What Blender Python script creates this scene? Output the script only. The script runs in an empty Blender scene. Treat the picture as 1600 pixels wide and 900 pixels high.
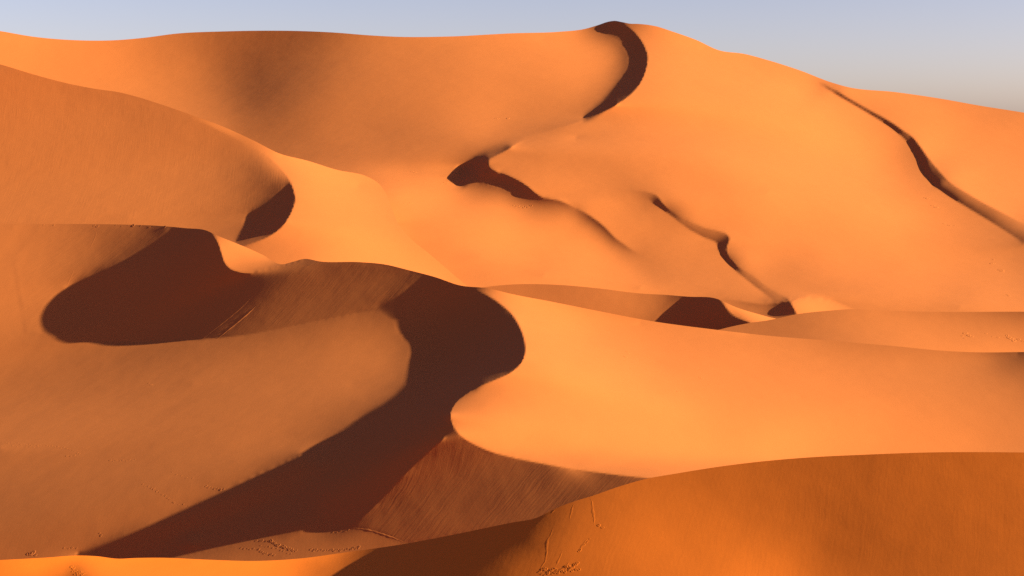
# Sand sea at low sun: every dune is a real surface in metres.  The eye is the world origin (z = 0); the dune floors lie
# about 60 m below it.  Each dune is described by its crest lines, slip-face feet, shadow edges and slopes towards the sun;
# a thin-plate surface with sharp creases is fitted through them (numpy) and meshed.
import bpy, math, random, time
import numpy as np
import os

T0 = time.time()
F = 2200.0            # focal length in photo pixels
UC, VH = 800.0, 195.0   # optical axis column, eye-level row
SUN_AZ, SUN_EL = math.radians(10), math.radians(22)   # azimuth from +x towards the camera side
L = np.array([math.cos(SUN_EL) * math.cos(SUN_AZ), -math.cos(SUN_EL) * math.sin(SUN_AZ), math.sin(SUN_EL)])
STEP = float(os.environ.get('DUNE_STEP', 2.5))

def spline(pts, n=10):
    """Catmull-Rom (centripetal enough) through the points."""
    p = np.array(pts, float)
    if len(p) < 3: return p
    q = np.vstack([2 * p[0] - p[1], p, 2 * p[-1] - p[-2]])
    out = []
    for i in range(1, len(q) - 2):
        p0, p1, p2, p3 = q[i - 1], q[i], q[i + 1], q[i + 2]
        d1 = np.linalg.norm(p2 - p1) + 1e-9
        d0 = np.linalg.norm(p1 - p0) + 1e-9
        d2 = np.linalg.norm(p3 - p2) + 1e-9
        m1 = ((p1 - p0) / d0 * d1 + (p2 - p1) / d1 * d0) / (d0 + d1) * d1
        m2 = ((p2 - p1) / d1 * d2 + (p3 - p2) / d2 * d1) / (d1 + d2) * d1
        for t in np.arange(n) / n:
            h00 = 2*t**3 - 3*t*t + 1; h10 = t**3 - 2*t*t + t; h01 = -2*t**3 + 3*t*t; h11 = t**3 - t*t
            out.append(h00 * p1 + h10 * m1 + h01 * p2 + h11 * m2)
    out.append(p[-1])
    return np.array(out)

def resample(pl, d):
    s = np.r_[0, np.cumsum(np.linalg.norm(np.diff(pl, axis=0), axis=1))]
    t = np.linspace(0, s[-1], max(2, int(s[-1] / d) + 1))
    return np.c_[np.interp(t, s, pl[:, 0]), np.interp(t, s, pl[:, 1])]

def toXV(u, v): return (u - UC) / F, (v - VH) / F
def cfun(X): return L[0] - X * L[1]
# image point where sun rays converge (opposite the sun)
SVU = UC + F * (L[0] / L[1]); SVV = VH + F * (-L[2] / L[1])

class Grid:
    def __init__(s, lay, h):
        s.lay, s.h = lay, h
        s.u = np.arange(lay['u'][0], lay['u'][1] + h, h); s.v = np.arange(lay['v'][0], lay['v'][1] + h, h)
        s.nu, s.nv = len(s.u), len(s.v)
        s.top = np.interp(s.u, lay['topc'][:, 0], lay['topc'][:, 1])
        tp = s.top.copy()
        for k in range(3): tp = np.minimum(tp, np.minimum(np.r_[tp[1:], tp[-1]], np.r_[tp[0], tp[:-1]]))
        s.mask = s.v[:, None] >= tp[None, :] - 2.01 * h
        s.cross()

    def cross(s):
        h, nu, nv = s.h, s.nu, s.nv
        s.ch = np.full((nv, nu - 1), np.nan); s.cv = np.full((nv - 1, nu), np.nan)
        for c in s.lay['creases']:
            pu = (c[:, 0] - s.u[0]) / h; pv = (c[:, 1] - s.v[0]) / h
            for k in range(len(pu) - 1):
                x0, y0, x1, y1 = pu[k], pv[k], pu[k + 1], pv[k + 1]
                for i in range(max(0, math.ceil(min(y0, y1))), min(nv - 1, math.floor(max(y0, y1))) + 1):
                    if y0 == y1: continue
                    x = x0 + (x1 - x0) * (i - y0) / (y1 - y0); j = math.floor(x)
                    if 0 <= j < nu - 1: s.ch[i, j] = x - j
                for j in range(max(0, math.ceil(min(x0, x1))), min(nu - 1, math.floor(max(x0, x1))) + 1):
                    if x0 == x1: continue
                    y = y0 + (y1 - y0) * (j - x0) / (x1 - x0); i = math.floor(y)
                    if 0 <= i < nv - 1: s.cv[i, j] = y - i

    def bilin(s, u, v):
        x = np.clip((u - s.u[0]) / s.h, 0, s.nu - 1.001); y = np.clip((v - s.v[0]) / s.h, 0, s.nv - 1.001)
        j = int(x); i = int(y); a = x - j; b = y - i; n = s.nu
        return [i*n + j, i*n + j + 1, (i+1)*n + j, (i+1)*n + j + 1], [(1-a)*(1-b), a*(1-b), (1-a)*b, a*b]

    def interp(s, phi, u, v):
        x = np.clip((u - s.u[0]) / s.h, 0, s.nu - 1.001); y = np.clip((v - s.v[0]) / s.h, 0, s.nv - 1.001)
        j = x.astype(int); i = y.astype(int); a = x - j; b = y - i
        return (phi[i, j]*(1-a)*(1-b) + phi[i, j+1]*a*(1-b) + phi[i+1, j]*(1-a)*b + phi[i+1, j+1]*a*b)

WB, WD, WP, WA, WFL, RV = 1.2e6, 0.5, 2e7, 3e3, 0.012, 0.4

def fill_samples(g, lay):
    """Spread the slope-to-sun samples over the layer, never across a crease."""
    h, nu, nv = g.h, g.nu, g.nv
    M = g.mask.astype(float); okh = np.isnan(g.ch); okv = np.isnan(g.cv)
    WH = .03 * M[:, :-1] * M[:, 1:] * np.where(okh, 1, 1e-4); WV = .03 * M[:-1] * M[1:] * np.where(okv, 1, 1e-4)
    BH = M[:, :-2]*M[:, 1:-1]*M[:, 2:]*okh[:, :-1]*okh[:, 1:] * 400 / h**2; BV = M[:-2]*M[1:-1]*M[2:]*okv[:-1]*okv[1:] * 400 / h**2
    S = np.array([(a[0], a[1], a[2]) for a in lay['samples']])
    S[:, 2] -= .04*np.exp(-((S[:, 2]-.40)/.09)**2) + .02*np.exp(-((S[:, 2]-.2)/.1)**2)
    S[:, 2] += np.maximum(0, S[:, 2] - .45) * .8      # full-sun slopes tilt further towards the sun
    j = np.clip(np.round((S[:, 0]-g.u[0])/h).astype(int), 0, nu-1); i = np.clip(np.round((S[:, 1]-g.v[0])/h).astype(int), 0, nv-1)
    n = i*nu + j
    D0 = np.bincount(n, np.full(len(n), 8.0), nu*nv); b = np.bincount(n, 8.0*S[:, 2], nu*nv)
    def A(x):
        X = x.reshape(nv, nu); o = 1e-7 * X
        d = WH*(X[:, 1:]-X[:, :-1]); o[:, 1:] += d; o[:, :-1] -= d
        d = WV*(X[1:]-X[:-1]); o[1:] += d; o[:-1] -= d
        d = BH*(X[:, :-2]-2*X[:, 1:-1]+X[:, 2:]); o[:, :-2] += d; o[:, 1:-1] -= 2*d; o[:, 2:] += d
        d = BV*(X[:-2]-2*X[1:-1]+X[2:]); o[:-2] += d; o[1:-1] -= 2*d; o[2:] += d
        return o.ravel() + D0*x
    D = np.full((nv, nu), 1e-7); D[:, 1:] += WH; D[:, :-1] += WH; D[1:] += WV; D[:-1] += WV
    D[:, :-2] += BH; D[:, 1:-1] += 4*BH; D[:, 2:] += BH; D[:-2] += BV; D[1:-1] += 4*BV; D[2:] += BV
    D = D.ravel() + D0
    x = lay['tmap'](g) if 'tmap' in lay else np.full(nu*nv, .3)
    r = b - A(x); z = r/D; p = z.copy(); rz = r@z
    for it in range(250):
        Ap = A(p); al = rz/(p@Ap); x += al*p; r -= al*Ap; z = r/D; q = r@z
        if q < 1e-12: break
        p = z + q/rz*p; rz = q
    t = x.reshape(nv, nu)
    def tm(g2, g=g, t=t):
        uu, vv = np.meshgrid(g2.u, g2.v); return g.interp(t, uu, vv).ravel().copy()
    lay['tmap'] = tm
    t = np.clip(t, -.15, .72)
    w = np.ones((nv, nu))
    for (au, av), (bu, bv), _ in lay['pairs']:
        m = max(2, int(math.hypot(bu-au, bv-av) / (h*.5)))
        q = np.linspace(.0, 1, m)
        jj = ((au + (bu-au)*q - g.u[0])/h).astype(int); ii = ((av + (bv-av)*q - g.v[0])/h).astype(int)
        k = (jj >= 0) & (jj < nu) & (ii >= 0) & (ii < nv)
        w[ii[k], jj[k]] = 0
    d = w.copy()
    for k in range(max(1, int(6/h))):
        e = d.copy(); e[1:] = np.minimum(e[1:], d[:-1]); e[:-1] = np.minimum(e[:-1], d[1:]); d = e
    # close the gaps between neighbouring rays only inside the shadow
    for k in range(max(1, int(6/h))):
        e = d.copy(); e[1:] = np.maximum(e[1:], d[:-1]); e[:-1] = np.maximum(e[:-1], d[1:]); d = e
    w = np.minimum(w, d); w = np.maximum(w, .3 * (t < -.03))
    return (t[:-1, :-1] + t[1:, :-1] + t[:-1, 1:] + t[1:, 1:]) / 4, np.minimum(np.minimum(w[:-1, :-1], w[1:, 1:]), np.minimum(w[1:, :-1], w[:-1, 1:]))

def solve_level(g, phi, iters, lay, init_plane):
    h, nu, nv = g.h, g.nu, g.nv
    M = g.mask.astype(float)
    okh = np.isnan(g.ch); okv = np.isnan(g.cv)
    WH = M[:, :-2] * M[:, 1:-1] * M[:, 2:] * okh[:, :-1] * okh[:, 1:]
    WV = M[:-2] * M[1:-1] * M[2:] * okv[:-1] * okv[1:]
    WX = 2 * M[:-1, :-1] * M[1:, :-1] * M[:-1, 1:] * M[1:, 1:] * okh[:-1] * okh[1:] * okv[:, :-1] * okv[:, 1:]
    # creases that bend only softly
    k = WB * lay.get('soft', 1) / h**2
    WH = WH * k; WV = WV * k * RV; WX = WX * k
    R, I, C, B, W = [], [], [], [], []
    nr = 0
    def row(idx, co, b, w):
        nonlocal nr
        R.extend([nr] * len(idx)); I.extend(idx); C.extend(co); B.append(b); W.append(w); nr += 1
    wc = 30 * k
    ii, jj = np.nonzero(~okh)
    for i, j in zip(ii, jj):
        if 1 <= j < nu - 2 and M[i, j-1:j+3].all():
            t = g.ch[i, j]; n = i * nu + j
            row([n-1, n, n+1, n+2], [-t, 1+t, -(2-t), 1-t], 0, wc)
        elif M[i, j] and M[i, min(j+1, nu-1)]:
            row([i*nu+j, i*nu+j+1], [1, -1], 0, wc * .01)
    ii, jj = np.nonzero(~okv)
    for i, j in zip(ii, jj):
        if 1 <= i < nv - 2 and M[i-1:i+3, j].all():
            t = g.cv[i, j]; n = i * nu + j
            row([n-nu, n, n+nu, n+2*nu], [-t, 1+t, -(2-t), 1-t], 0, wc)
    # distance anchors
    for u, v, y, *w in lay['anchors']:
        idx, co = g.bilin(u, v); row(idx, co, math.log(y), WA * (w[0] if w else 1))
    # shadow edges: a point on the edge and the crest point that shades it lie on one sun ray
    for (au, av), (bu, bv), w in lay['pairs']:
        ia, ca = g.bilin(au, av); ib, cb = g.bilin(bu + .6 * h, bv)
        Xa, _ = toXV(au, av); Xb, _ = toXV(bu + .6 * h, bv)
        row(ia + ib, list(ca) + [-x for x in cb], math.log(cfun(Xb)) - math.log(cfun(Xa)), WP * w * .5)
    base = (np.array(R), np.array(I), np.array(C, float), np.array(B), np.array(W))
    tgt, wt = fill_samples(g, lay)
    cell = okh[:-1] & okh[1:] & okv[:, :-1] & okv[:, 1:]
    Wc = WD * h * h * wt * cell * M[:-1, :-1] * M[1:, :-1] * M[:-1, 1:] * M[1:, 1:]
    Xc, Vc = np.meshgrid((g.u[:-1] + h/2 - UC)/F, (g.v[:-1] + h/2 - VH)/F)
    def prep(phi):
        px = (phi[:-1, 1:] - phi[:-1, :-1] + phi[1:, 1:] - phi[1:, :-1]) / 2 / h * F
        pv = (phi[1:, :-1] - phi[:-1, :-1] + phi[1:, 1:] - phi[:-1, 1:]) / 2 / h * F
        q = 1 + Xc*px + Vc*pv
        N = np.sqrt(px**2 + q**2 + pv**2)
        nl = (px*L[0] - q*L[1] - pv*L[2]) / N
        jx = (L[0] - Xc*L[1] - nl*(px + Xc*q)/N) / N; jv = (-L[2] - Vc*L[1] - nl*(pv + Vc*q)/N) / N
        res = np.clip(tgt - nl, -.15, .15)
        return jx * F/2/h, jv * F/2/h, res + jx*px + jv*pv, pv > -1/(Vc+.6)
    n = nu * nv
    reg = 1e-6
    def run(phi, iters):
        R, I, C, B, W = base
        m = len(B); ca, cb, ct, hg = prep(phi)
        rows = [(-ca-cb, ca-cb, -ca+cb, ca+cb, Wc, ct)]
        wf = WFL * WD * h * h * M[:-1, :-1] * M[1:, :-1] * M[:-1, 1:] * M[1:, 1:] * cell
        E = np.maximum(Vc + lay.get('tilt', .08), .04); fx = E * F/2/h; fv = E**2 * F/2/h
        rows += [(-fx, fx, -fx, fx, wf, 0*Vc), (-fv, -fv, fv, fv, wf, -E), (-fv, -fv, fv, fv, wf*150*hg, -E**2/(Vc+.6))]
        def A(x):
            X = x.reshape(nv, nu); out = reg * X.copy()
            d = WH * (X[:, :-2] - 2*X[:, 1:-1] + X[:, 2:]); out[:, :-2] += d; out[:, 1:-1] -= 2*d; out[:, 2:] += d
            d = WV * (X[:-2] - 2*X[1:-1] + X[2:]); out[:-2] += d; out[1:-1] -= 2*d; out[2:] += d
            d = WX * (X[:-1, :-1] - X[1:, :-1] - X[:-1, 1:] + X[1:, 1:])
            out[:-1, :-1] += d; out[1:, :-1] -= d; out[:-1, 1:] -= d; out[1:, 1:] += d
            for k00, k01, k10, k11, ww, _ in rows:
                d = ww * (k00*X[:-1, :-1] + k01*X[:-1, 1:] + k10*X[1:, :-1] + k11*X[1:, 1:])
                out[:-1, :-1] += k00*d; out[:-1, 1:] += k01*d; out[1:, :-1] += k10*d; out[1:, 1:] += k11*d
            r = W * np.bincount(R, C * x[I], m)
            return out.ravel() + np.bincount(I, C * r[R], n)
        D = np.full((nv, nu), reg)
        D[:, :-2] += WH; D[:, 1:-1] += 4*WH; D[:, 2:] += WH
        D[:-2] += WV; D[1:-1] += 4*WV; D[2:] += WV
        D[:-1, :-1] += WX; D[1:, :-1] += WX; D[:-1, 1:] += WX; D[1:, 1:] += WX
        for k00, k01, k10, k11, ww, tt in rows:
            for k, sl in ((k00, np.s_[:-1, :-1]), (k01, np.s_[:-1, 1:]), (k10, np.s_[1:, :-1]), (k11, np.s_[1:, 1:])): D[sl] += ww*k*k
        D = D.ravel() + np.bincount(I, C*C*W[R], n)
        rhs = np.zeros((nv, nu))
        for k00, k01, k10, k11, ww, tt in rows:
            d = ww*tt; rhs[:-1, :-1] += k00*d; rhs[:-1, 1:] += k01*d; rhs[1:, :-1] += k10*d; rhs[1:, 1:] += k11*d
        b = np.bincount(I, C * (W*B)[R], n) + rhs.ravel()
        if n < 2600:
            E = np.zeros((n, n))
            X = np.eye(n)
            cols = [A(X[i]) for i in range(n)]
            E = np.array(cols).T
            return np.linalg.solve(E + 1e-9*np.diag(D), b + 1e-9 * D * phi.ravel()).reshape(nv, nu)
        x = phi.ravel().copy()
        r = b - A(x); z = r / D; p = z.copy(); rz = r @ z
        for it in range(iters):
            Ap = A(p); al = rz / (p @ Ap)
            x += al * p; r -= al * Ap
            z = r / D; rz2 = r @ z
            if rz2 < 1e-14: break
            p = z + (rz2 / rz) * p; rz = rz2
        return x.reshape(nv, nu)
    for it in iters:
        phi = run(phi, it)
        if os.environ.get('DBG'):
            a = prep(phi); m = Wc > 0
            print('DUNE  rms', np.sqrt(np.mean(((a[2] - (a[0]*(phi[:-1, 1:] - phi[:-1, :-1] + phi[1:, 1:] - phi[1:, :-1]) + a[1]*(phi[1:, :-1] - phi[:-1, :-1] + phi[1:, 1:] - phi[:-1, 1:])))**2)[m])).round(4), 'hinge', (a[3]*(M[1:,1:]>0)).mean().round(4), [tuple(np.round((g.u[j], g.v[i]))) for i, j in list(zip(*np.nonzero(a[3]*(M[1:,1:]*M[:-1,:-1]>0))))[:3]])
    return phi

def solve(lay):
    lay['topc'] = spline(lay['top'])
    # keep it single valued
    o = np.maximum.accumulate(lay['topc'][:, 0]); lay['topc'] = np.c_[o + np.arange(len(o)) * 1e-6, lay['topc'][:, 1]]
    lay['creases'] = [spline(c) for c in lay['creases']]
    # pair every shadow-edge point with the crest that the sun ray through it meets
    pairs = []
    for edge, crests, w in lay.get('shadows', []):
        e = resample(spline(edge), 3)
        segs = [spline(c) for c in crests]
        for (au, av) in e:
            d = np.array([au - SVU, av - SVV]); d /= np.linalg.norm(d)
            best = None
            for c in segs:
                a = c[:-1]; b = c[1:]
                ra = (a[:, 0]-au)*d[1] - (a[:, 1]-av)*d[0]; rb = (b[:, 0]-au)*d[1] - (b[:, 1]-av)*d[0]
                k = np.nonzero(ra * rb < 0)[0]
                for q in k:
                    t = ra[q] / (ra[q] - rb[q]); P = a[q] + t*(b[q]-a[q]); s = (P - (au, av)) @ d; tg = (b[q]-a[q]) / np.linalg.norm(b[q]-a[q])
                    graze = abs(tg[0]*d[1] - tg[1]*d[0]) < .16
                    if s > 8 and (best is None or s < best[0]): best = (s, P, graze)
            if best is not None and not best[2]: pairs.append(((au, av), tuple(best[1]), w))
    lay['pairs'] = pairs
    st = lay.get('step', 1) * STEP; levels = [st * 2**k for k in range(8) if st * 2**k < 60][::-1]
    # start from a log-depth fit of the anchors
    A = np.array([a[:3] for a in lay['anchors']], float)
    M = np.c_[np.ones(len(A)), (A[:, 0]-UC)/F, (A[:, 1]-VH)/F]
    co = np.linalg.lstsq(np.r_[M, 1e-3*np.eye(3)], np.r_[np.log(A[:, 2]), 0, 0, 0], rcond=None)[0]
    phi = None; g0 = None
    for n, h in enumerate(levels):
        g = Grid(lay, h)
        uu, vv = np.meshgrid(g.u, g.v)
        if phi is None: phi = co[0] + co[1]*(uu-UC)/F + co[2]*(vv-VH)/F
        else: phi = g0.interp(phi, uu, vv)
        if os.environ.get('DBG'): print('DUNE lvl', h, phi.shape)
        last = n == len(levels) - 1; phi0 = None if n < 2 else 1
        phi = solve_level(g, phi, [200] * 8 if phi0 is None else ([160] * 3 if not last else [110, 110]), lay, None)
        g0 = g
    lay['grid'], lay['phi'] = g, phi
    return g, phi

def inside(poly, x, y):
    r = np.zeros(x.shape, bool)
    for (x0, y0), (x1, y1) in zip(poly, np.roll(poly, -1, 0)):
        if y0 == y1: continue
        r ^= ((y0 > y) != (y1 > y)) & (x < (x1 - x0) * (y - y0) / (y1 - y0) + x0)
    return r

def surface(lay, u, v):
    """World point and normal of a dune under a photo pixel."""
    g, phi = lay['grid'], lay['phi']
    f = lambda a, b: np.exp(g.interp(phi, np.array([a]), np.array([b]))[0])
    def P(a, b):
        y = f(a, b); return np.array([y*(a-UC)/F, y, -y*(b-VH)/F])
    p = P(u, v); e = 2.5
    n = np.cross(P(u+e, v) - P(u-e, v), P(u, v-e) - P(u, v+e)); n /= np.linalg.norm(n)
    if n[2] < 0: n = -n
    return p, n

def add_print(lay, u, v, R, rng, high=.15):
    """A footprint: a shallow pit ringed by pushed-up sand."""
    p, n = surface(lay, u, v)
    t1 = np.cross(n, (0, 1, 0)); t1 /= np.linalg.norm(t1); t2 = np.cross(n, t1)
    K = 9; vs = []; fs = []
    a0 = rng.random() * 6; el = 1 + .5 * rng.random(); rot = rng.random() * 3
    for rr, hh in ((1.3, -.05), (.8, high), (.45, .2 * high), (0.15, .0)):
        for k in range(K):
            a = a0 + k * 2 * math.pi / K; j = rr * (1 + .2 * (rng.random() - .5))
            x, y = j * math.cos(a) * el, j * math.sin(a)
            x, y = x * math.cos(rot) - y * math.sin(rot), x * math.sin(rot) + y * math.cos(rot)
            vs.append(p + R * .8 * (t1 * x + t2 * y + n * (hh * (1 + .5 * (rng.random() - .5)))))
    for r in range(3):
        for k in range(K):
            a, b = r*K + k, r*K + (k+1) % K
            fs += [(a, b, a+K), (b, b+K, a+K)]
    fs += [(3*K, 3*K+k, 3*K+k+1) for k in range(1, K-1)]
    lay['bits'].append((np.array(vs), np.array(fs)))

def add_ridge(lay, pts, w, hgt, rng):
    """A tongue of slumped sand along a line down the face."""
    pl = resample(spline(pts), 3); n_ = len(pl); vs = []; fs = []
    for i, (u, v) in enumerate(pl):
        p, n = surface(lay, u, v); q, _ = surface(lay, *(pl[min(i+1, n_-1)])); q0, _ = surface(lay, *(pl[max(i-1, 0)]))
        d = q - q0; d /= np.linalg.norm(d) + 1e-9; s = np.cross(n, d); s /= np.linalg.norm(s)
        ww = w * (.7 + .6 * rng.random()) * min(1, 3 * (i + .5) / n_, 3 * (n_ - i - .5) / n_); hh = hgt * (.6 + .8 * rng.random()) * ww / w
        c = p + s * w * .5 * (rng.random() - .5)
        for x, z in ((-1.3, -.1 * hgt), (-.4, hh), (.4, hh), (1.3, -.1 * hgt)): vs.append(c + s * ww * x + n * z)
    for i in range(n_ - 1):
        for k in range(3):
            a = i*4 + k; fs += [(a, a+1, a+4), (a+1, a+5, a+4)]
    fs = np.array(fs); vs = np.array(vs)
    m = np.cross(vs[fs[0][1]] - vs[fs[0][0]], vs[fs[0][2]] - vs[fs[0][0]])
    if m[2] < 0: fs = fs[:, ::-1]
    lay['bits'].append((vs, fs))

def make_dune_mesh(lay, name, back=None):
    g, phi = solve(lay)
    h, nu, nv = g.h, g.nu, g.nv
    U, V = np.meshgrid(g.u, g.v); P = phi.copy()
    snap = np.full((nv, nu), 9.0)
    for i, j in zip(*np.nonzero(~np.isnan(g.ch))):
        t = g.ch[i, j]
        if not (1 <= j < nu - 2): continue
        f = .5*(phi[i, j] + t*(phi[i, j]-phi[i, j-1]) + phi[i, j+1] - (1-t)*(phi[i, j+2]-phi[i, j+1]))
        jj, dist = (j, t) if t < .5 else (j+1, 1-t)
        if dist < snap[i, jj]: snap[i, jj] = dist; U[i, jj] = g.u[j] + t*h; V[i, jj] = g.v[i]; P[i, jj] = f
    for i, j in zip(*np.nonzero(~np.isnan(g.cv))):
        t = g.cv[i, j]
        if not (1 <= i < nv - 2): continue
        f = .5*(phi[i, j] + t*(phi[i, j]-phi[i-1, j]) + phi[i+1, j] - (1-t)*(phi[i+2, j]-phi[i+1, j]))
        ii, dist = (i, t) if t < .5 else (i+1, 1-t)
        if dist < snap[ii, j]: snap[ii, j] = dist; U[ii, j] = g.u[j]; V[ii, j] = g.v[i] + t*h; P[ii, j] = f
    on = snap < 1
    i0 = np.ceil((g.top + .3*h - g.v[0]) / h).astype(int)      # first full row per column
    used = np.nonzero(i0 < nv - 1)[0]; it = np.clip(i0 - 1, 0, nv - 1)
    cols = np.arange(used[0], used[-1] + 1); it = it[cols]; i0 = i0[cols]
    Pt = g.interp(phi, g.u, g.top)[cols]
    U[it, cols] = g.u[cols]; V[it, cols] = g.top[cols]; P[it, cols] = Pt; on[it, cols] = False
    valid = np.zeros((nv, nu), bool); valid[:, cols] = np.arange(nv)[:, None] >= it[None, :]
    for j in cols[:-1]:
        lo, hi = sorted((g.top[j], g.top[j+1])); jo = j + 1 if g.top[j+1] > g.top[j] else j
        for i in range(max(0, math.ceil((lo - g.v[0]) / h)), min(nv - 1, math.floor((hi - g.v[0]) / h)) + 1):
            if valid[i, jo]: continue
            q = j + (g.v[i] - g.top[j]) / (g.top[j+1] - g.top[j])
            U[i, jo] = g.u[0] + q*h; V[i, jo] = g.v[i]; P[i, jo] = g.interp(phi, np.array([U[i, jo]]), np.array([g.v[i]]))[0]; valid[i, jo] = True
    nc = len(cols)
    if 'bot' in lay: valid &= (g.v[:, None] <= np.interp(g.u, *np.array(lay['bot']).T)[None, :]) | (np.arange(nv)[:, None] <= np.r_[np.full(cols[0], 0), it + 2, np.full(nu - cols[-1] - 1, 0)][None, :])
    y = np.exp(P); X, VV = toXV(U, V)
    co = np.stack([y*X, y, -y*VV], -1)
    idx = np.full((nv, nu), -1); idx[valid] = np.arange(valid.sum())
    verts = co[valid]; uvs = np.c_[U[valid], V[valid]]
    a, b, c, d = idx[:-1, :-1], idx[:-1, 1:], idx[1:, :-1], idx[1:, 1:]
    oa, ob, oc, od = on[:-1, :-1], on[:-1, 1:], on[1:, :-1], on[1:, 1:]
    full = (a >= 0) & (b >= 0) & (c >= 0) & (d >= 0)
    dia = oa & od & ~(ob & oc)
    tris = []
    f1 = full & ~dia; tris += [np.c_[a[f1], c[f1], b[f1]], np.c_[b[f1], c[f1], d[f1]]]
    f2 = full & dia; tris += [np.c_[a[f2], c[f2], d[f2]], np.c_[a[f2], d[f2], b[f2]]]
    t1 = (a < 0) & (b >= 0) & (c >= 0) & (d >= 0); tris.append(np.c_[b[t1], c[t1], d[t1]])
    t2 = (b < 0) & (a >= 0) & (c >= 0) & (d >= 0); tris.append(np.c_[a[t2], c[t2], d[t2]])
    tris = np.vstack(tris)
    # the far side, hidden from here: falls away behind the skyline crest
    ti = idx[it, cols]; n0 = len(verts)
    top = verts[ti]
    rows = [ti]; extra = []
    for dist in lay.get('back', [1, 3, 7, 14, 25, 45, 80, 130]):
        s = top[:, 2] / -top[:, 1]                      # sight-line slope
        drop = dist * (s + .12 + .25 * min(1, dist / 25))
        q = top + np.c_[top[:, 0]/top[:, 1]*dist, np.full(nc, dist), -drop]
        rows.append(np.arange(nc) + n0 + nc * len(extra)); extra.append(q)
    slip = np.zeros((nv, nu)); con = np.zeros((nv, nu))
    for poly, cdir, amt in lay.get('slips', []):
        m = inside(np.array(poly), U, V).astype(float)
        for k in range(max(1, int(5 / h))):
            e = m.copy(); e[1:-1, 1:-1] = (m[1:-1, 1:-1] + m[:-2, 1:-1] + m[2:, 1:-1] + m[1:-1, :-2] + m[1:-1, 2:]) / 5; m = e
        slip = np.maximum(slip, m * amt)
        qu, qv = np.array(poly).mean(0) if len(cdir) < 4 else cdir[2:]
        fp = lambda a, b: np.exp(g.interp(phi, np.array([a]), np.array([b]))[0]) * np.array([(a-UC)/F, 1, -(b-VH)/F])
        dd = fp(qu + 8*cdir[0], qv + 8*cdir[1]) - fp(qu - 8*cdir[0], qv - 8*cdir[1]); cc = np.array([-dd[1], dd[0], 0]); cc /= np.linalg.norm(cc)
        con = np.where(m > 0, co @ cc, con)
    nex = sum(len(e) for e in extra)
    lay['slip'] = np.r_[slip[valid], np.zeros(nex)]; lay['con'] = np.r_[con[valid], np.zeros(nex)]
    verts = np.vstack([verts] + extra); uvs = np.vstack([uvs] + [uvs[ti]] * len(extra))
    bt = []
    for r0, r1 in zip(rows[:-1], rows[1:]):
        bt += [np.c_[r0[:-1], r0[1:], r1[1:]], np.c_[r0[:-1], r1[1:], r1[:-1]]]
    nb = len(tris)
    tris = np.vstack([tris] + bt)
    return verts, tris, uvs, nb

def vertex_normals(verts, tris):
    fn = np.cross(verts[tris[:, 1]] - verts[tris[:, 0]], verts[tris[:, 2]] - verts[tris[:, 0]])
    vn = np.stack([np.bincount(tris.ravel(), np.repeat(fn[:, k], 3), len(verts)) for k in range(3)], 1)
    return vn / (np.linalg.norm(vn, axis=1)[:, None] + 1e-12)

def add_mesh(name, verts, tris, mat, attrs=None, normals=None, shift=(0, 0, 0)):
    used = np.unique(tris); re = np.full(len(verts), -1); re[used] = np.arange(len(used))
    verts = verts[used]; tris = re[tris]
    base = np.array([verts[:, 0].mean(), verts[:, 1].mean(), verts[:, 2].min()]).round(1)
    me = bpy.data.meshes.new(name)
    me.vertices.add(len(verts)); me.vertices.foreach_set('co', (verts - base).astype(np.float32).ravel())
    me.loops.add(len(tris) * 3); me.loops.foreach_set('vertex_index', tris.astype(np.int32).ravel())
    me.polygons.add(len(tris)); me.polygons.foreach_set('loop_start', np.arange(0, 3*len(tris), 3, dtype=np.int32))
    me.polygons.foreach_set('loop_total', np.full(len(tris), 3, np.int32))
    me.polygons.foreach_set('use_smooth', np.ones(len(tris), bool))
    for k, val in (attrs or {}).items():
        at = me.attributes.new(k, 'FLOAT', 'POINT'); at.data.foreach_set('value', val[used].astype(np.float32))
    me.update(calc_edges=True)
    if normals is not None: me.normals_split_custom_set_from_vertices(normals[used].tolist())
    me.materials.append(mat)
    o = bpy.data.objects.new(name, me); bpy.context.scene.collection.objects.link(o); o.location = base
    return o

# ---------------------------------------------------------------- the dunes
FRAME = (-280, 1880)

def P3(s):   # "u,v,value u,v,value ..." -> list
    return [tuple(float(x) for x in q.split(',')) for q in s.split()]

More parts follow.
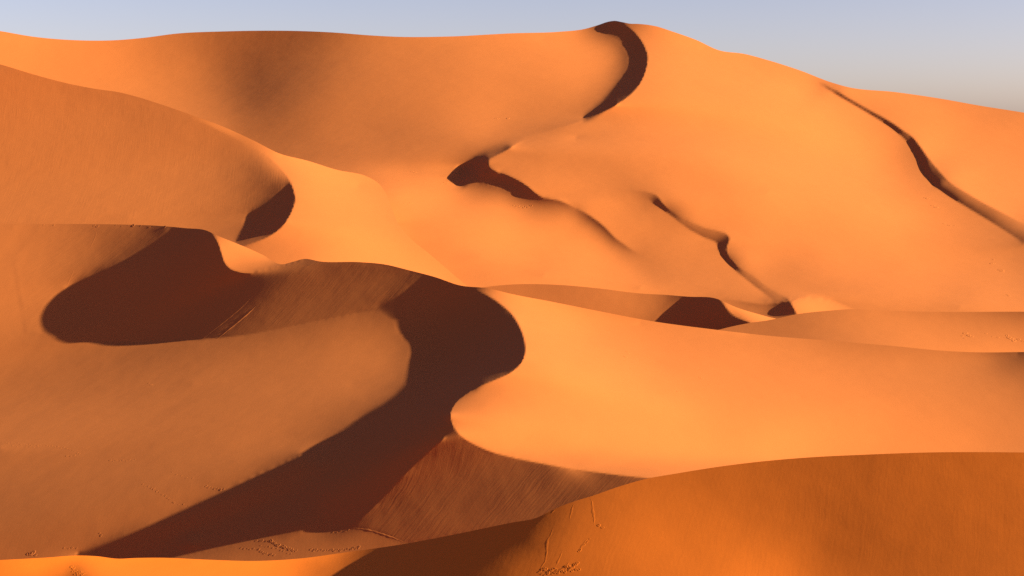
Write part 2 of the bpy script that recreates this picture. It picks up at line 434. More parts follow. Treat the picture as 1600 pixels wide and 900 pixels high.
# --- the near dune at the bottom
near = dict(u=(FRAME[0], 2150), v=(690, 1010),
  top=P3('-300,884 -120,880 0,875 75,871 120,868 150,869 185,873 210,872 250,871.5 325,874.5 400,876.5 475,872 537,863.5 625,851 725,832 800,816.5 837,809.5 867,795 900,782.5 925,775 962,762 1015,747 1050,741 1125,729 1200,720 1275,714 1350,710.5 1450,707 1600,707 1700,709 1900,718 2160,735'),
  creases=[P3('867,795 848,811 826,830')],
  anchors=P3('-200,900,168 0,880,170 100,872,172 300,880,170 500,880,168 640,855,166 860,805,158 1020,752,156 1250,722,153 1450,712,151 1600,712,150 1850,722,148 2100,740,145 2100,900,135 1000,890,141 1400,890,138 1600,890,136 850,900,147 500,1000,150 1400,1000,128 100,1000,146'),
  samples=P3('100,885,.46 300,892,.47 0,890,.40 200,885,.48 50,895,.44 160,895,.46 112,887,.2 118,892,.12 122,897,.1 104,885,.33 128,890,.36 135,896,.3 98,892,.42 140,885,.47 110,878,.46 85,886,.4 450,888,.42 400,890,.46 520,882,.25 500,895,.22 550,895,.06 570,880,.04 620,885,-.03 620,868,-.03 700,880,-.07 700,860,-.07 760,860,-.05 800,835,-.05 830,825,-.03 760,890,-.03 790,880,0 830,850,0 850,830,.03 875,815,.07 850,860,.06 820,880,.06 900,800,.12 880,850,.12 880,890,.13 930,820,.17 950,870,.19 1000,800,.21 1000,870,.22 1060,760,.19 1100,800,.19 1100,760,.17 1100,850,.22 1150,890,.28 1200,895,.28 1250,890,.23 1180,850,.21 1200,800,.15 1200,740,.15 1300,840,.12 1300,780,.105 1300,730,.11 1280,880,.16 1350,895,.14 1400,880,.13 1400,800,.12 1400,740,.125 1500,800,.14 1500,730,.14 1500,890,.14 1590,800,.15 1590,730,.15 1590,890,.155 1750,800,.17 2000,800,.18 -150,900,.36'))

# --- the big S-shaped dune in the middle
A1 = P3('322,360 333,368 341,381 346,397 351,411 359,420 372,425 390,426 410,422 440,414.5 476,405')
B1 = P3('719,446.5 740,452.5 762,462 783,475.5 800,490.5 812,510 818.5,528 821,545 818,560 811,571 800,580.5 776,592 750,603 728,616 712,629.5 704.5,643 703.5,656 709.5,668 722,682 742,694.5 768,705.5 800,714 850,724 900,732.5 960,740.5 1017,746.5 1100,758 1300,780 1600,812 1900,845')
TERM = P3('694,684 668,707 640,733 611,764 580,795 548,823')
FOOT1 = P3('125,532.5 140,533.5 180,534 250,532.5 300,531 350,527.5 400,521 440,513 480,504.5 520,496.5 560,488.5 592,484')
CAP1 = P3('476,405 500,408.5 560,409.5 600,413 640,422.5 680,433 719,446.5')
middle = dict(u=FRAME, v=(325, 960),
  top=P3('-300,352 0,349.5 60,350 120,350 200,351 250,353 290,356.5 322,360 337,367 360,376.5 381,385 410,398 440,413 456,409.5 476,404.5 500,408.5 560,409.5 600,413 640,422.5 680,433 719,446 762,450.5 800,459.5 860,471 940,487 1020,502 1117,515 1200,524.5 1300,532.5 1400,541 1480,548.5 1530,550.5 1600,550 1700,549 1900,545'),
  creases=[A1, B1, FOOT1, TERM, P3('530,826 560,826 595,834 632,847 700,868')],
  shadows=[(P3('258,358 225,385 187,409 140,431 102,450 82,465 69,482 64,500 69,515 85,526'), [P3('258,354.5 290,357 322,360'), A1], 1),
           (P3('640,438 630,451 610,466 588,482.5 600,491 615,500 622,515 632,527.5 642,538 645,548 642,563 638,587 634,602 622,615.5 600,632 562,654 535,673 462,715 400,744 300,790 200,835 122,867'), [CAP1, B1], 1),
           (P3('470,829.5 425,838 400,843 337,856 275,870 200,886 100,908'), [TERM], .6)],
  anchors=P3('300,600,270 550,600,272 300,531,303 100,530,303 0,700,234 300,850,196 100,880,188 600,850,200 860,800,205 650,800,212 20,355,346 260,356,340 475,408,319 640,424,317 345,400,328 1000,505,307 1170,520,300 1590,553,292 1400,700,222 1800,700,225 1000,742,209,.15 800,720,213,.15 1250,620,250 600,950,172 1500,900,185 -200,700,235'),
  samples=P3('500,560,.2 420,560,.19 300,600,.18 200,600,.18 100,650,.2 0,560,.24 40,560,.22 20,480,.31 0,430,.32 50,440,.31 60,400,.28 0,390,.31 110,390,.24 90,430,.27 150,380,.17 170,365,.14 150,415,.17 130,430,.2 205,370,.1 190,395,.1 230,365,.06 40,510,.27 '
   '200,560,.16 300,550,.155 120,560,.18 250,545,.14 400,545,.165 300,720,.21 100,800,.19 200,700,.21 0,700,.2 0,800,.18 200,790,.2 500,520,.17 450,535,.17 570,510,.18 600,540,.2 610,590,.2 560,620,.2 450,680,.21 380,730,.21 80,860,.18 '
   '500,425,.055 560,430,.06 600,440,.055 520,470,.075 570,465,.06 480,490,.075 610,445,.05 450,500,.07 400,510,.06 440,470,.065 440,440,.035 462,425,.055 420,470,.05 380,495,.04 400,485,.045 350,518,.025 335,525,.01 400,450,-.04 360,460,-.08 330,480,-.08 300,500,-.05 300,420,-.12 250,440,-.08 310,380,-.15 '
   '740,720,.06 760,760,.045 850,760,.05 780,810,.045 700,780,.06 700,740,.07 650,820,.035 640,790,.02 900,747,.05 840,737,.045 690,712,.075 580,822,.035 900,770,.05 950,748,.05 655,698,-.1 615,730,-.1 582,760,-.1 550,790,-.08 600,700,-.08 640,670,-.1 540,760,-.06 '
   '800,515,-.15 806,545,-.15 795,567,-.15 765,582,-.15 735,598,-.13 705,618,-.12 775,490,-.15 750,472,-.13 715,460,-.1 770,530,-.1 690,640,-.1 680,655,-.1 740,560,-.08 735,458,-.15 750,462,-.15 395,433,-.06 428,424,-.0 375,437,-.1 330,395,-.15 320,375,-.13 338,410,-.15 345,425,-.12 365,435,-.1 300,375,-.1 870,714,.54 900,722,.54 930,727,.54 885,705,.54 640,712,-.12 602,742,-.12 570,772,-.12 640,680,-.14 580,720,-.13 538,800,-.1 668,690,-.12 676,672,-.14 688,715,.075 650,752,.075 622,782,.07 592,812,.065 700,740,.075 665,790,.07 645,765,.07 605,818,.065 722,704,.07 706,692,.06 575,821,.05 480,855,.16 420,862,.16 550,850,.13 500,840,.15 600,850,.11 450,848,.16 560,838,.12 '
   '770,640,.5 800,620,.51 850,590,.52 860,530,.53 840,500,.52 800,480,.52 770,468,.52 900,600,.55 850,650,.55 1000,650,.56 1100,700,.56 780,670,.53 850,700,.54 950,720,.54 1200,690,.55 1150,705,.55 950,600,.55 1050,640,.555 880,540,.53 750,640,.47 730,660,.48 '
   '900,490,.5 950,530,.48 1000,540,.475 1050,580,.47 1100,560,.46 1100,600,.475 1150,620,.48 1200,570,.44 1200,640,.49 1300,570,.42 1300,545,.36 1200,535,.43 1400,580,.4 1400,555,.34 1500,600,.37 1500,565,.32 1580,625,.33 1590,565,.13 1570,562,.15 1550,558,.2 1530,570,.3 1590,590,.26 1700,570,.12 1300,620,.47 1400,640,.46 1300,680,.5 1400,690,.47 1500,680,.44 1590,690,.38 1590,660,.35 1700,680,.36 '
   '350,385,.5 365,405,.48 380,415,.44 380,400,.49 400,410,.46 420,412,.45 -150,500,.3 -150,700,.2'))

# --- the small barchan with the dark slip face, and the swell in front of it
small = dict(u=(650, 1262), v=(425, 580),
  top=P3('640,475 720,455 770,447 800,444.5 870,445 930,450 1007,459 1037,460.5 1075,463.5 1117,466 1150,480 1200,495 1225,502 1245,520 1262,560'),
  creases=[P3('1117,466 1127,471.5 1138,485 1150,495 1172,503.5 1200,512 1240,530')],
  shadows=[(P3('1056,469 1045,480 1034,490 1021,502'), [P3('1060,462 1075,463.5 1117,466'), P3('1117,466 1127,471.5 1138,485 1150,495 1172,503.5')], 1)],
  anchors=P3('850,470,346.1 1000,480,344.0 1000,530,331.7 1100,466,350.2 1200,500,347.1 1130,505,338.9 700,470,348.1 700,560,319.3 1200,560,324.4'),
  samples=P3('800,460,.28 850,455,.27 850,470,.28 950,475,.3 900,460,.27 1000,485,.31 1000,470,.27 1030,468,.2 1040,478,.2 1140,480,.48 1160,490,.5 1180,496,.52 1200,503,.5 1100,490,-.12 1080,500,-.1 1115,480,-.15 1128,492,-.15 1105,472,-.15 1145,503,-.12 1160,506,-.12 1085,475,-.12 1060,490,-.06 1130,510,-.1 730,465,.28'),
  back=[1, 2, 4, 7, 11, 16])
swell = dict(u=(1000, FRAME[1]), v=(465, 620),
  top=P3('980,560 1060,536 1122,515.5 1172,504.5 1200,500.5 1245,491 1300,485 1330,483 1375,485 1450,487 1600,487 1900,490'),
  creases=[],
  anchors=P3('1130,520,292.0 1172,507,295.8 1250,495,299.6 1330,490,302.4 1330,560,281.6 1590,490,304.3 1590,540,285.4 1800,500,302.4 1100,600,269.3 1500,600,269.3'),
  samples=P3('1180,510,.24 1160,515,.25 1220,505,.24 1250,500,.26 1250,520,.26 1300,495,.31 1300,520,.31 1350,495,.38 1350,515,.38 1400,510,.42 1400,530,.42 1450,505,.4 1500,505,.36 1500,530,.42 1450,530,.44 1590,495,.2 1560,493,.24 1500,492,.3 1450,492,.34 1400,489,.38 1590,510,.34 1590,530,.4 1550,520,.4 1750,500,.25'),
  back=[1, 2, 4, 7, 11, 16])

# --- the tall slip face at the left
C3 = P3('225,157 250,166.5 300,185 350,207 385,225 405,235.5 425,250 440,265 452,281 459,299 461,313 457,327 448,344 437,357 420,369 400,377.5 380,384.5 350,397 300,412')
left = dict(soft=.5, u=(FRAME[0], 735), v=(60, 470),
  top=P3('-300,45 -150,72 0,100.5 50,115.5 100,129 150,139 185,144 215,151.5 250,162.5 300,180 350,198.5 400,221.5 437,240 480,251 525,265 575,276.5 591,286 603,302 612,325 621,347 636,367 675,400 712,432 730,447 760,475 800,510'),
  creases=[C3, P3('330,331 347,331.5 387,335')],
  shadows=[(P3('452,287.5 440,299 425,312 400,328.5 388,335.5 382,350 370,377'), [C3], 1)],
  anchors=P3('600,390,380 650,430,354 690,445,350 640,380,385 560,290,475 440,245,480 0,110,482 0,345,412 200,340,408 380,375,390 460,312,440 300,186,466 520,440,370 100,450,372 -200,90,505 -200,350,415'),
  samples=P3('50,200,.29 0,150,.28 150,250,.3 100,320,.3 0,250,.3 0,320,.3 250,250,.285 200,180,.26 250,190,.25 200,320,.3 330,280,.26 300,220,.26 350,240,.23 380,270,.19 400,255,.16 420,270,.12 435,285,.07 400,300,.13 420,295,.08 300,320,.27 350,315,.23 360,345,.2 375,345,.19 330,345,.23 300,345,.26 '
   '480,320,.53 550,300,.54 520,400,.53 600,380,.55 650,420,.55 480,280,.53 470,265,.53 540,280,.54 450,375,.46 430,390,.42 470,395,.44 480,370,.5 560,350,.55 600,310,.51 585,300,.52 606,330,.51 622,360,.51 645,385,.51 680,415,.51 700,435,.51 570,320,.53 690,430,.53 440,255,.53 500,430,.5 700,460,.53 -150,250,.3'),
  back=[1, 3, 7, 14, 25])

# --- the far massif: the hollow, the great dune and the dune at the right
P4 = P3('942,38 950,34.5 960,33 972,36 984,44 997,57 1007,73 1012,88 1010,105 1000,130 985,147.5 965,162 940,175.5 917,185.5 897,192.5 850,206.5 812,222 790,235 762,249.5')
P4B = P3('762,249.5 763,258 770,265.5 785,271 800,277 825,291.5 840,304 850,309')
P4C = P3('850,309 862,310.5 875,313 888,318.5 900,325 912,331 922,337 932,344 942,352 952,362 963,373 975,381.5 988,390.5 1005,400')
Q4 = P3('987,297.5 1012,300 1025,304.5 1035,316 1050,330 1075,345 1100,355.5 1125,361.5 1136,366 1140,373 1137,382 1136,395 1148,412 1175,430 1205,452 1235,469')
R4 = P3('1282,128 1305,140 1325,152 1360,172 1390,189 1412,204 1425,213 1436,226 1450,245.5 1470,270 1487,287 1512,302 1537,317 1575,336.5 1600,350 1700,400 1900,490')
far = dict(tilt=.15, soft=.2, u=FRAME, v=(10, 520), bot=P3('-300,170 0,180 200,210 400,290 560,335 600,400 640,435 700,470 760,500 800,525 1900,525'),
  top=P3('-300,20 -100,38 0,48.5 50,57 125,63 175,63 225,59 275,52.5 350,49 400,48 470,48.5 525,51 575,55 625,57.5 700,57 800,52 875,49.5 912,45.5 935,39 950,34 960,32.5 972,34.5 985,37 995,37.2 1025,41 1050,49 1087,62 1125,79 1162,84 1200,94 1250,110 1300,129 1325,136 1400,144 1475,155 1525,164 1600,176 1700,194 1900,235'),
  creases=[P4, P4B, P4C, Q4, R4,
    P3('936,49 955,56.5 972,68.5'),
    P3('1286,136 1300,144.5 1314,153 1328,161 1345,171 1362,181 1378,190.5 1392,199 1404,209 1418,223 1432,247 1443,271 1458,288 1475,301 1512,325 1550,348 1600,379 1700,430 1900,530'),
    P3('1012,312 1030,324 1050,338 1075,357 1100,371.5 1121,382 1122,388 1131,402 1146,419 1175,444 1212,470'),
    P3('1110,465 1160,470.5 1200,475 1232,470'), P3('1234,469 1238,478 1246,492 1252,505'), P3('1238,470.5 1248,466.5 1260,465 1280,466.5 1300,470.5 1325,479 1345,486')],
  shadows=[(P3('972,69 980,80 984,95 981,108 975,117.5 962,135.5 950,152 935,166.5 912,184'), [P4], 1),
           (P3('698,279 705,284.5 715,290.5 722,290.5 730,287.5 750,285.5 775,291 800,300'), [P4, P4B], 1),
           (P3('704,271 720,262 737,255'), [P4, P4B], 1),
           (P3('1418,223 1432,247 1443,271 1458,288'), [R4], 1),
           (P3('1122,384 1130,400'), [Q4], 1), (P3('1026,320 1040,330'), [Q4], 1)],
  anchors=P3('450,60,735 200,70,735 0,60,720 850,60,715 600,265,510 450,235,560 697,275,485 750,400,395 850,430,372 1000,450,364 1200,470,354 1500,480,346 1590,190,600 1100,75,690 960,60,690 1600,380,400 1640,370,425 1300,140,630 1200,300,455 900,215,560 1250,500,341 700,480,358 -200,60,720 1800,240,585 1800,480,350 300,200,600 640,310,465 620,380,432 680,430,402 640,400,440 620,350,460 660,430,408 700,460,382'),
  samples=P3('50,80,.5 0,75,.5 100,100,.47 160,90,.46 200,110,.43 250,90,.33 250,120,.37 300,80,.26 300,140,.31 300,110,.28 350,70,.165 340,120,.2 400,60,.12 400,90,.1 400,120,.09 420,145,.1 380,165,.14 380,140,.12 450,100,.12 450,140,.14 450,65,.11 480,65,.125 480,100,.14 520,65,.18 350,110,.17 330,90,.21 430,170,.14 370,140,.15 420,190,.165 380,195,.18 500,80,.17 500,130,.2 450,200,.2 550,120,.27 550,200,.28 550,70,.24 600,80,.31 650,150,.33 600,250,.3 550,250,.27 700,100,.37 750,70,.43 700,200,.35 800,100,.43 800,65,.45 850,80,.45 900,80,.47 900,55,.47 800,180,.38 750,230,.36 860,160,.38 900,150,.4 930,110,.44 955,90,.44 850,195,.29 800,215,.28 880,185,.3 650,270,.34 700,262,.36 350,180,.27 420,215,.19 480,235,.22 400,190,.19 500,180,.24 '
   '765,264,-.12 775,278,-.12 790,283,-.12 810,292,-.12 825,300,-.1 745,268,-.06 835,305,-.06 778,270,-.12 '
   '950,44,-.06 960,46,-.02 966,50,.03 972,55,.05 977,62,.02 982,70,-.02 990,80,-.06 1000,90,-.05 990,120,-.1 950,43,-.04 '
   '1050,80,.51 1100,150,.52 1050,200,.49 1020,140,.49 1200,150,.54 1150,250,.51 1150,110,.52 1000,200,.46 950,230,.41 900,230,.38 850,240,.34 900,210,.41 830,250,.34 800,250,.38 900,258,.37 1000,260,.42 950,270,.4 1100,300,.46 1050,250,.45 1200,220,.53 1300,200,.54 1250,170,.54 1350,250,.53 1400,220,.44 1400,250,.46 1420,260,.41 1380,200,.47 1300,300,.52 1200,350,.5 1300,400,.49 1400,350,.52 1450,320,.47 1500,400,.47 1500,350,.43 1550,380,.41 1590,400,.37 1450,440,.48 1550,450,.47 1500,470,.42 1200,400,.46 1200,430,.43 1240,430,.4 1300,450,.43 1350,475,.41 1400,470,.44 1150,350,.47 1060,310,.46 1100,340,.47 '
   '850,275,.44 900,290,.44 950,310,.44 1000,340,.43 1050,390,.42 1100,430,.41 1150,450,.4 1000,370,.42 1080,380,.43 970,340,.43 1190,462,.43 1120,410,.42 1100,395,.42 '
   '650,330,.53 700,350,.51 680,310,.53 800,340,.51 750,400,.5 850,400,.48 700,410,.49 900,400,.5 850,360,.5 900,370,.48 950,430,.48 1000,440,.46 1050,455,.41 870,345,.46 700,300,.51 780,310,.45 650,370,.48 800,430,.49 640,300,.54 625,310,.54 622,330,.53 640,352,.52 660,375,.495 690,403,.49 725,437,.485 650,352,.46 680,380,.45 715,408,.45 745,430,.45 '
   '856,312.5,.0 864,314,.06 872,317,.12 882,322,.13 893,328,.13 903,333,.11 913,339,.1 922,345,.1 932,352,.1 941,360,.1 951,370,.12 961,379,.15 972,387,.19 985,396,.25 1000,406,.31 1018,418,.36 880,328,.26 895,336,.26 910,344,.23 925,354,.22 938,366,.25 950,377,.28 965,388,.33 866,305,.44 880,309,.45 900,317,.46 920,329,.46 935,340,.46 950,353,.45 970,370,.44 990,380,.42 885,332,.45 900,342,.47 920,358,.47 940,374,.47 960,390,.46 985,405,.45 '
   '1000,303,.27 970,292,.34 940,285,.4 1015,306,.2 1060,342,.12 1072,350,.16 1085,357,.2 1095,361,.2 1105,364,.2 1115,368,.19 1124,372,.16 1160,424,.18 1172,434,.2 1185,445,.22 1198,454,.24 1210,463,.25 1150,412,.15 1143,404,.06 1036,324,-.08 1028,314,-.1 1045,332,-.04 1131,385,-.1 1130,392,-.08 1134,378,-.05 1160,412,.45 1180,428,.46 1080,340,.46 1110,352,.46 1150,380,.46 1150,395,.46 1160,440,.42 1140,425,.42 1180,455,.42 '
   '1400,160,.48 1500,180,.46 1500,250,.49 1590,220,.45 1550,300,.5 1450,220,.51 1350,150,.47 1460,240,.52 1590,320,.49 1500,285,.52 1750,300,.46 '
   '1288,133.5,.12 1296,138,.04 1304,142.5,0 1312,147,-.02 1320,151.5,0 1328,156.5,.04 1336,161,.06 1344,166,.06 1352,170.5,.06 1360,175,.05 1368,179.5,.04 1376,184,.02 1384,188.5,0 1393,194,-.03 1403,202,-.06 1285,138,.5 1296,146,.5 1310,157,.5 1325,165,.5 1345,179,.5 1368,193,.48 1390,207,.46 1297,131,.48 1318,143,.48 1342,156,.48 1300,150,.5 1330,170,.5 1360,190,.49 1320,140,.48 1350,158,.48 1425,225,-.05 1455,270,-.05 1480,295,.04 1500,308,.1 1530,325,.15 1560,342,.19 1590,360,.21 1700,415,.22 '
   '1190,485,.23 1170,478,.24 1205,485,.22 1226,484,-.12 1232,477,-.12 1235,486,-.12 1240,490,-.1 1218,490,-.06 1222,480,-.03 1260,472,.54 1255,482,.52 1285,474,.53 1310,480,.5 1245,475,.5 1250,461,.4 1275,460,.4 1305,464,.4 1330,474,.41 1345,480,.41 1240,500,.4'),
  back=[2, 6, 15, 30, 60, 100, 160, 240])
middle['slips'] = [(P3('60,352 260,356 320,362 350,414 390,428 476,408 560,411 640,425 660,432 590,486 480,506 400,522 300,532 100,531 40,520 20,400'), (-1, 1.1, 540, 450), .7),
                   (P3('702,664 742,696 800,716 900,734 1015,748 900,790 800,818 632,848 595,833 545,823'), (-.8, 1, 760, 770), .75)]
left['slips'] = [(P3('-280,85 0,104 150,142 250,169 350,210 405,238 452,284 460,312 388,334 330,333 200,350 0,350 -280,350'), (-.2, 1, 200, 250), .6)]
near['slips'] = [(P3('540,866 800,819 867,797 1015,750 1200,724 1400,712 1880,712 1880,1000 540,1000'), (-.4, 1, 900, 850), .16)]

# footprints, small slumps and tongues of sand: layer, line, spacing in px, radius in m
PRINTS = [
 (middle, '0,691 40,694 80,697 104,700 125,709', 4.5, .17), (middle, '20,697 60,699', 6, .15), (middle, '172,720 212,719', 5, .2), (middle, '104,713 116,712', 5, .22),
 (middle, '222,757 238,763 250,770 262,778 270,784', 5, .19), (middle, '272,786 295,790', 7, .15), (middle, '268,738 284,744 300,748', 7, .15),
 (middle, '322,760 336,763 350,765', 4.5, .2), (middle, '44,866 50,863 56,867', 4, .35), (middle, '100,857 120,856', 6, .16), (middle, '232,599 236,600', 4, .25), (middle, '155,834 158,836', 4, .2),
 (middle, '401,845 420,845.5', 4, .2), (middle, '424,846 432,850 438,853 446,855 452,858 462,861', 3.2, .26), (middle, '376,857 396,858', 4.5, .17),
 (middle, '404,859 411,863 420,866 428,867', 3.5, .22), (middle, '408,853 430,856 455,866', 6, .15), (middle, '486,859 500,860 516,859 530,860 545,858 560,856', 4, .2), (middle, '520,832 545,828', 6, .15),
 (middle, '980,550 982,551', 4, .4), (middle, '977,557 978,557', 4, .3), (middle, '1060,612 1064,611', 4, .3), (middle, '1093,590 1096,591', 4, .3), (middle, '1109,601 1124,600', 8, .26), (middle, '1018,578 1036,583', 8, .22), (middle, '930,543 960,562', 9, .18),
 (middle, '68,351.5 84,351.5', 14, .35), (middle, '148,353 152,353', 5, .4), (middle, '208,353 258,355', 22, .4), (middle, '180,352.5 240,353.5', 9, .2),
 (swell, '1503,526 1508,528', 4, .4), (swell, '1509,521 1513,523 1518,526', 3.5, .45), (swell, '1541,522 1560,528', 9, .35), (swell, '1573,525 1578,528 1584,532', 4, .45), (swell, '1592,531 1602,534', 5, .4),
 (far, '774,185 778,185', 4, .8), (far, '793,185 794,185', 4, .9), (far, '1549,412 1552,411', 3, .7), (far, '1564,423 1566,423', 3, .7), (far, '1551,405 1552,405', 3, .4), (far, '1447,309 1449,310', 4, .7), (far, '1458,322 1463,323', 4, .7), (far, '1475,350 1492,353', 8, .5),
 (far, '802,322 812,323.6 822,323.4 829,322', 3.2, .55), (far, '600,275 620,281 640,285', 8, .4), (far, '644,268 648,269', 4, .6), (far, '667,281 669,281', 4, .6), (far, '697,286 700,287', 3, .7), (far, '633,319 642,318', 4, .5), (far, '650,283 690,287', 12, .4), (far, '1574,461 1576,462', 4, .5),
 (near, '112,886 116,888 113,892 122,894 128,893 118,898 126,898 132,897', 3.5, .2), (near, '842,894 850,888 856,893 868,888 872,893 885,884 892,889 898,882 903,880', 3.4, .2), (near, '846,898 905,890', 5, .17), (near, '905,862 912,852 918,846 922,842', 4, .15), (near, '935,821 941,824', 4, .22)]
RIDGES = [
 (near, '922,776 925,786 926,797 928,808 928,822', .14, .014), (near, '897,786 893,798 890,812', .12, .011), (near, '866,820 862,832 855,846 854,862 852,876 845,888 841,897', .14, .013),
 (near, '866,797 862,801', .14, .014), (near, '880,858 875,870 868,886', .11, .01), (near, '919,840 910,852 904,864', .11, .01), (near, '889,878 882,892', .11, .01),
 (middle, '545,825 560,826 578,829 595,834 615,841 632,848', .16, .03), (middle, '296,530 316,514 342,494', .2, .05), (middle, '338,531 366,508 392,486 404,474', .2, .06), (middle, '316,530 345,507 380,478 396,462', .16, .03), (middle, '137,393 148,372 152,356', .14, .014), (middle, '104,448 116,420', .14, .014)]
DUNES = [('near', near), ('middle', middle), ('small', small), ('swell', swell), ('left', left), ('far', far)]
P3_ = P3
RIGHT = P3('1262,60 1285,130 1310,150 1320,152.5 1375,184.5 1405,207 1418,223 1432,247 1443,271 1458,288 1475,301 1512,325 1550,348 1600,379 1700,430 1900,530 2100,530 2100,0')
HOLLOW = P3('-900,-200 938,-200 938,42 938,50 955,56.5 972,69 980,80 984,95 975,117.5 962,135.5 950,152 935,166.5 912,184 897,192.5 850,206.5 812,222 790,235 762,249.5 737,255 704,271 697,279 640,286 600,284 580,330 -900,330')

# ---------------------------------------------------------------- scene
scene = bpy.context.scene
from mathutils import Vector

def sand(name, colour, fine=1.0):
    m = bpy.data.materials.new(name); m.use_nodes = True; nt = m.node_tree; N = nt.nodes; Lk = nt.links.new
    b = N['Principled BSDF']; b.inputs['Roughness'].default_value = 1; b.inputs['Specular IOR Level'].default_value = .08
    geo = N.new('ShaderNodeNewGeometry')
    def noise(vec, scale, detail=3, rough=.55):
        n = N.new('ShaderNodeTexNoise'); n.inputs['Scale'].default_value = scale; n.inputs['Detail'].default_value = detail; n.inputs['Roughness'].default_value = rough
        Lk(vec, n.inputs['Vector']); return n.outputs['Fac']
    def math_(op, a, b_, c=None):
        n = N.new('ShaderNodeMath'); n.operation = op
        for i, x in enumerate((a, b_, c)):
            if x is None: continue
            if isinstance(x, (int, float)): n.inputs[i].default_value = x
            else: Lk(x, n.inputs[i])
        return n.outputs[0]
    P = geo.outputs['Position']
    # colour: broad drifts of paler and redder sand, and a little grain
    big = noise(P, .018, 4); mid = noise(P, .22, 5, .6); grain = noise(P, 2.2, 3, .7)
    v = math_('ADD', math_('ADD', math_('MULTIPLY_ADD', big, .26, -.13), math_('MULTIPLY_ADD', mid, .10, -.05)), math_('MULTIPLY_ADD', grain, .14, -.07))
    mix = N.new('ShaderNodeMix'); mix.data_type = 'RGBA'; mix.blend_type = 'MIX'
    c = np.array(colour)
    mix.inputs[6].default_value = (*(c * (.84, .80, .78)), 1); mix.inputs[7].default_value = (*(c * (1.16, 1.20, 1.22)), 1)
    Lk(math_('ADD', v, .5), mix.inputs[0]); Lk(mix.outputs[2], b.inputs['Base Color'])
    # relief: soft undulation, wind ripples, avalanche streaks down the slip faces
    at = N.new('ShaderNodeAttribute'); at.attribute_name = 'slip'; ac = N.new('ShaderNodeAttribute'); ac.attribute_name = 'contour'
    sep = N.new('ShaderNodeSeparateXYZ'); Lk(P, sep.inputs[0])
    cmb = N.new('ShaderNodeCombineXYZ'); Lk(ac.outputs['Fac'], cmb.inputs[0]); Lk(math_('MULTIPLY', sep.outputs['Z'], .10), cmb.inputs[1])
    warp = N.new('ShaderNodeVectorMath'); warp.operation = 'ADD'; Lk(cmb.outputs[0], warp.inputs[0])
    wn = N.new('ShaderNodeCombineXYZ'); Lk(math_('MULTIPLY', noise(P, .25, 2), .8), wn.inputs[0]); Lk(wn.outputs[0], warp.inputs[1])
    s1 = noise(warp.outputs[0], .55, 5, .62); s2 = noise(warp.outputs[0], 2.1, 3, .6)
    patch = math_('MULTIPLY_ADD', noise(P, .12, 2), 1.6, -.3)
    streak = math_('MULTIPLY', math_('MULTIPLY', math_('ADD', math_('MULTIPLY', s1, .06), math_('MULTIPLY', s2, .06)), at.outputs['Fac']), patch)
    und = math_('ADD', math_('MULTIPLY', noise(P, .05, 3, .5), .26), math_('MULTIPLY', noise(P, .6, 3, .6), .012))
    wave = N.new('ShaderNodeTexWave'); wave.wave_type = 'BANDS'; wave.bands_direction = 'X'; wave.inputs['Scale'].default_value = .55; wave.inputs['Distortion'].default_value = 6; wave.inputs['Detail'].default_value = 2; wave.inputs['Detail Scale'].default_value = .6
    Lk(P, wave.inputs['Vector'])
    rip = math_('MULTIPLY', math_('MULTIPLY', wave.outputs['Fac'], .0005), math_('SUBTRACT', 1.0, math_('MINIMUM', at.outputs['Fac'], 1.0)))
    hgt = math_('ADD', math_('ADD', math_('MULTIPLY', und, fine), rip), streak)
    bump = N.new('ShaderNodeBump'); bump.inputs['Strength'].default_value = 1; bump.inputs['Distance'].default_value = 1
    Lk(hgt, bump.inputs['Height']); Lk(bump.outputs[0], b.inputs['Normal'])
    return m

SAND = (.325, .086, .0255)
M_far = sand('wind_blown_sand', SAND); M_near = sand('deep_orange_sand', (.445, .093, .0105))
MATS = dict(near=M_near)
LABEL = {
 'near': 'nearest dune, a deep orange slope filling the bottom right corner of the view',
 'middle': 'big dune with an S shaped knife edge crest and dark shadowed slip face above a smooth basin',
 'small': 'small crescent dune with a short dark slip face behind the big S shaped dune',
 'swell': 'low smooth sand swell with footprints in front of the great dune at the right',
 'left': 'tall dune at the left with a broad streaked orange slip face and hooked crest',
 'hollow': 'distant dune with a wide smooth brown hollow under the skyline at the upper left',
 'great': 'great far dune rising to the highest peak, with a curved dark slip face',
 'right': 'far dune at the upper right with a thin dark ribbon of slip face'}
def finish(o, key):
    o['label'] = LABEL[key]; o['category'] = 'sand dune'; o['kind'] = 'structure'; o['group'] = 'dunes of the sand sea'

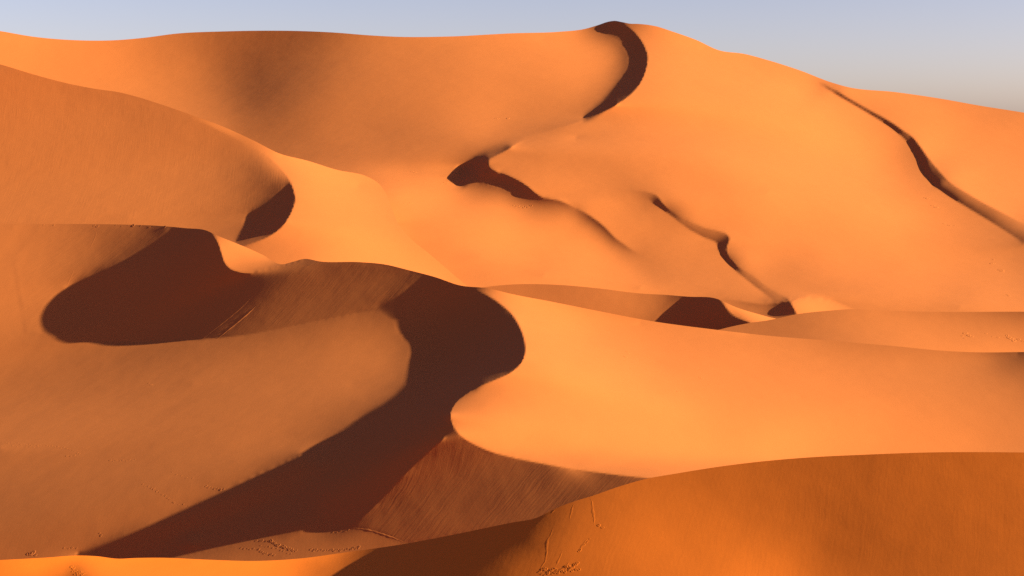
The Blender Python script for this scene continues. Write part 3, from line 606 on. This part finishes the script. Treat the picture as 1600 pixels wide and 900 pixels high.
random.seed(5); rng = random.Random(11)
for nm, lay in DUNES:
    v, t, uv, nb = make_dune_mesh(lay, nm)
    if os.environ.get('DBG'):
        q = v[t[:nb]]; n = np.cross(q[:, 1]-q[:, 0], q[:, 2]-q[:, 0]); n /= np.linalg.norm(n, axis=1)[:, None]
        sl = np.degrees(np.arccos(np.clip(n[:, 2], -1, 1)))
        print('DUNE', nm, len(v), 'y', v[:, 1].min().round(), v[:, 1].max().round(), 'z', v[:, 2].min().round(1), v[:, 2].max().round(1), 'slope pct', np.percentile(sl, [1, 50, 90, 99]).round(1), 'neg', (n[:, 2] < 0).mean().round(4), 't', round(time.time()-T0, 1))
        for x in os.environ.get('NRM', '').split():
            l_, a_, b_ = x.split(',')
            if l_ == nm: print('DUNE  normal', x, surface(lay, float(a_), float(b_))[1].round(2))
    lay['bits'] = []
    for l2, line, sp, R in PRINTS:
        if l2 is lay:
            for k, (pu, pv) in enumerate(resample(np.array(P3_(line)), sp)):
                add_print(lay, pu + rng.uniform(-.8, .8), pv + (1 if k % 2 else -1) * rng.uniform(.2, 1.0), R * rng.uniform(.75, 1.3), rng)
    for l2, line, w_, h_ in RIDGES:
        if l2 is lay: add_ridge(lay, P3_(line), w_, h_, rng)
    vn = vertex_normals(v, t); vf = vertex_normals(v, t[:nb]); fr = np.unique(t[:nb]); vn[fr] = vf[fr]   # the crest keeps the slope of its near side
    slip, con = lay['slip'], lay['con']
    for bv, bf in lay['bits']:
        vn = np.vstack([vn, vertex_normals(bv, bf)]); t = np.vstack([t, bf + len(v)]); v = np.vstack([v, bv]); uv = np.vstack([uv, np.zeros((len(bv), 2)) - 1])
        slip = np.r_[slip, np.zeros(len(bv))]; con = np.r_[con, np.zeros(len(bv))]
    at = dict(slip=slip, contour=con)
    m = MATS.get(nm, M_far)
    if nm != 'far':
        finish(add_mesh('sand_dune', v, t, m, at, vn), nm)
    else:
        cu = uv[t].mean(1)
        # prints carry no photo position: give them that of the surface they lie on
        neg = cu[:, 0] < -900
        prj = v[t].mean(1); cu = np.c_[UC + F * prj[:, 0] / prj[:, 1], VH - F * prj[:, 2] / prj[:, 1]]
        nbk = len(t) - sum(len(f) for _, f in lay['bits'])
        cu[nb:nbk] = uv[t[nb:nbk]].mean(1)
        right = inside(np.array(RIGHT), cu[:, 0], cu[:, 1]); holl = inside(np.array(HOLLOW), cu[:, 0], cu[:, 1]) & ~right
        for key, sel in (('hollow', holl), ('right', right), ('great', ~(holl | right))):
            finish(add_mesh('sand_dune', v, t[sel], m, at, vn), key)

# the desert floor under and beyond the dunes
n = 41; gx = np.linspace(-1, 1, n); gx = np.sign(gx) * np.abs(gx)**2.5 * 14000
X, Y = np.meshgrid(gx, gx + 300); Z = np.full_like(X, -76.0) + 1.5*np.sin(X*.004)*np.cos(Y*.003)
idx = np.arange(n*n).reshape(n, n); a, b_, c, d = idx[:-1, :-1].ravel(), idx[:-1, 1:].ravel(), idx[1:, :-1].ravel(), idx[1:, 1:].ravel()
fl = add_mesh('desert_floor', np.c_[X.ravel(), Y.ravel(), Z.ravel()], np.vstack([np.c_[a, b_, d], np.c_[a, d, c]]), M_far)
fl['label'] = 'flat sandy desert floor under the dunes'; fl['category'] = 'ground'; fl['kind'] = 'structure'

w = bpy.data.worlds.new('World'); scene.world = w; w.use_nodes = True
nt = w.node_tree; bg = nt.nodes['Background']; sky = nt.nodes.new('ShaderNodeTexSky'); sky.sky_type = 'NISHITA'; sky.sun_disc = False
sky.sun_elevation = SUN_EL; sky.sun_rotation = math.atan2(L[0], L[1])
sky.ozone_density = 1; sky.dust_density = 1; sky.air_density = .7
tint = nt.nodes.new('ShaderNodeMix'); tint.data_type = 'RGBA'; tint.blend_type = 'MULTIPLY'; tint.inputs[0].default_value = 1
tint.inputs[7].default_value = (.93, .735, .755, 1)          # dusty air: a lavender-grey sky
nt.links.new(sky.outputs[0], tint.inputs[6]); nt.links.new(tint.outputs[2], bg.inputs[0]); bg.inputs[1].default_value = .05
sd = bpy.data.lights.new('sun', 'SUN'); sd.energy = 5; sd.angle = math.radians(.5); sd.color = (1, .98, .54)
so = bpy.data.objects.new('sun', sd); scene.collection.objects.link(so)
so.rotation_euler = Vector(L).to_track_quat('Z', 'Y').to_euler()
cd = bpy.data.cameras.new('camera'); cam = bpy.data.objects.new('camera', cd); scene.collection.objects.link(cam); scene.camera = cam
cam.rotation_euler = (math.pi/2, 0, 0); cd.sensor_width = 36; cd.lens = F * 36 / 1600; cd.shift_y = -(450 - VH) / 1600; cd.clip_end = 40000; cd.clip_start = 1
vs = scene.view_settings; vs.view_transform = 'Standard'; vs.look = 'None'; vs.exposure = 1.96; vs.gamma = 1; vs.use_curve_mapping = False

scene.cycles.use_denoising = False      # the fine streaks and grain would be smeared away
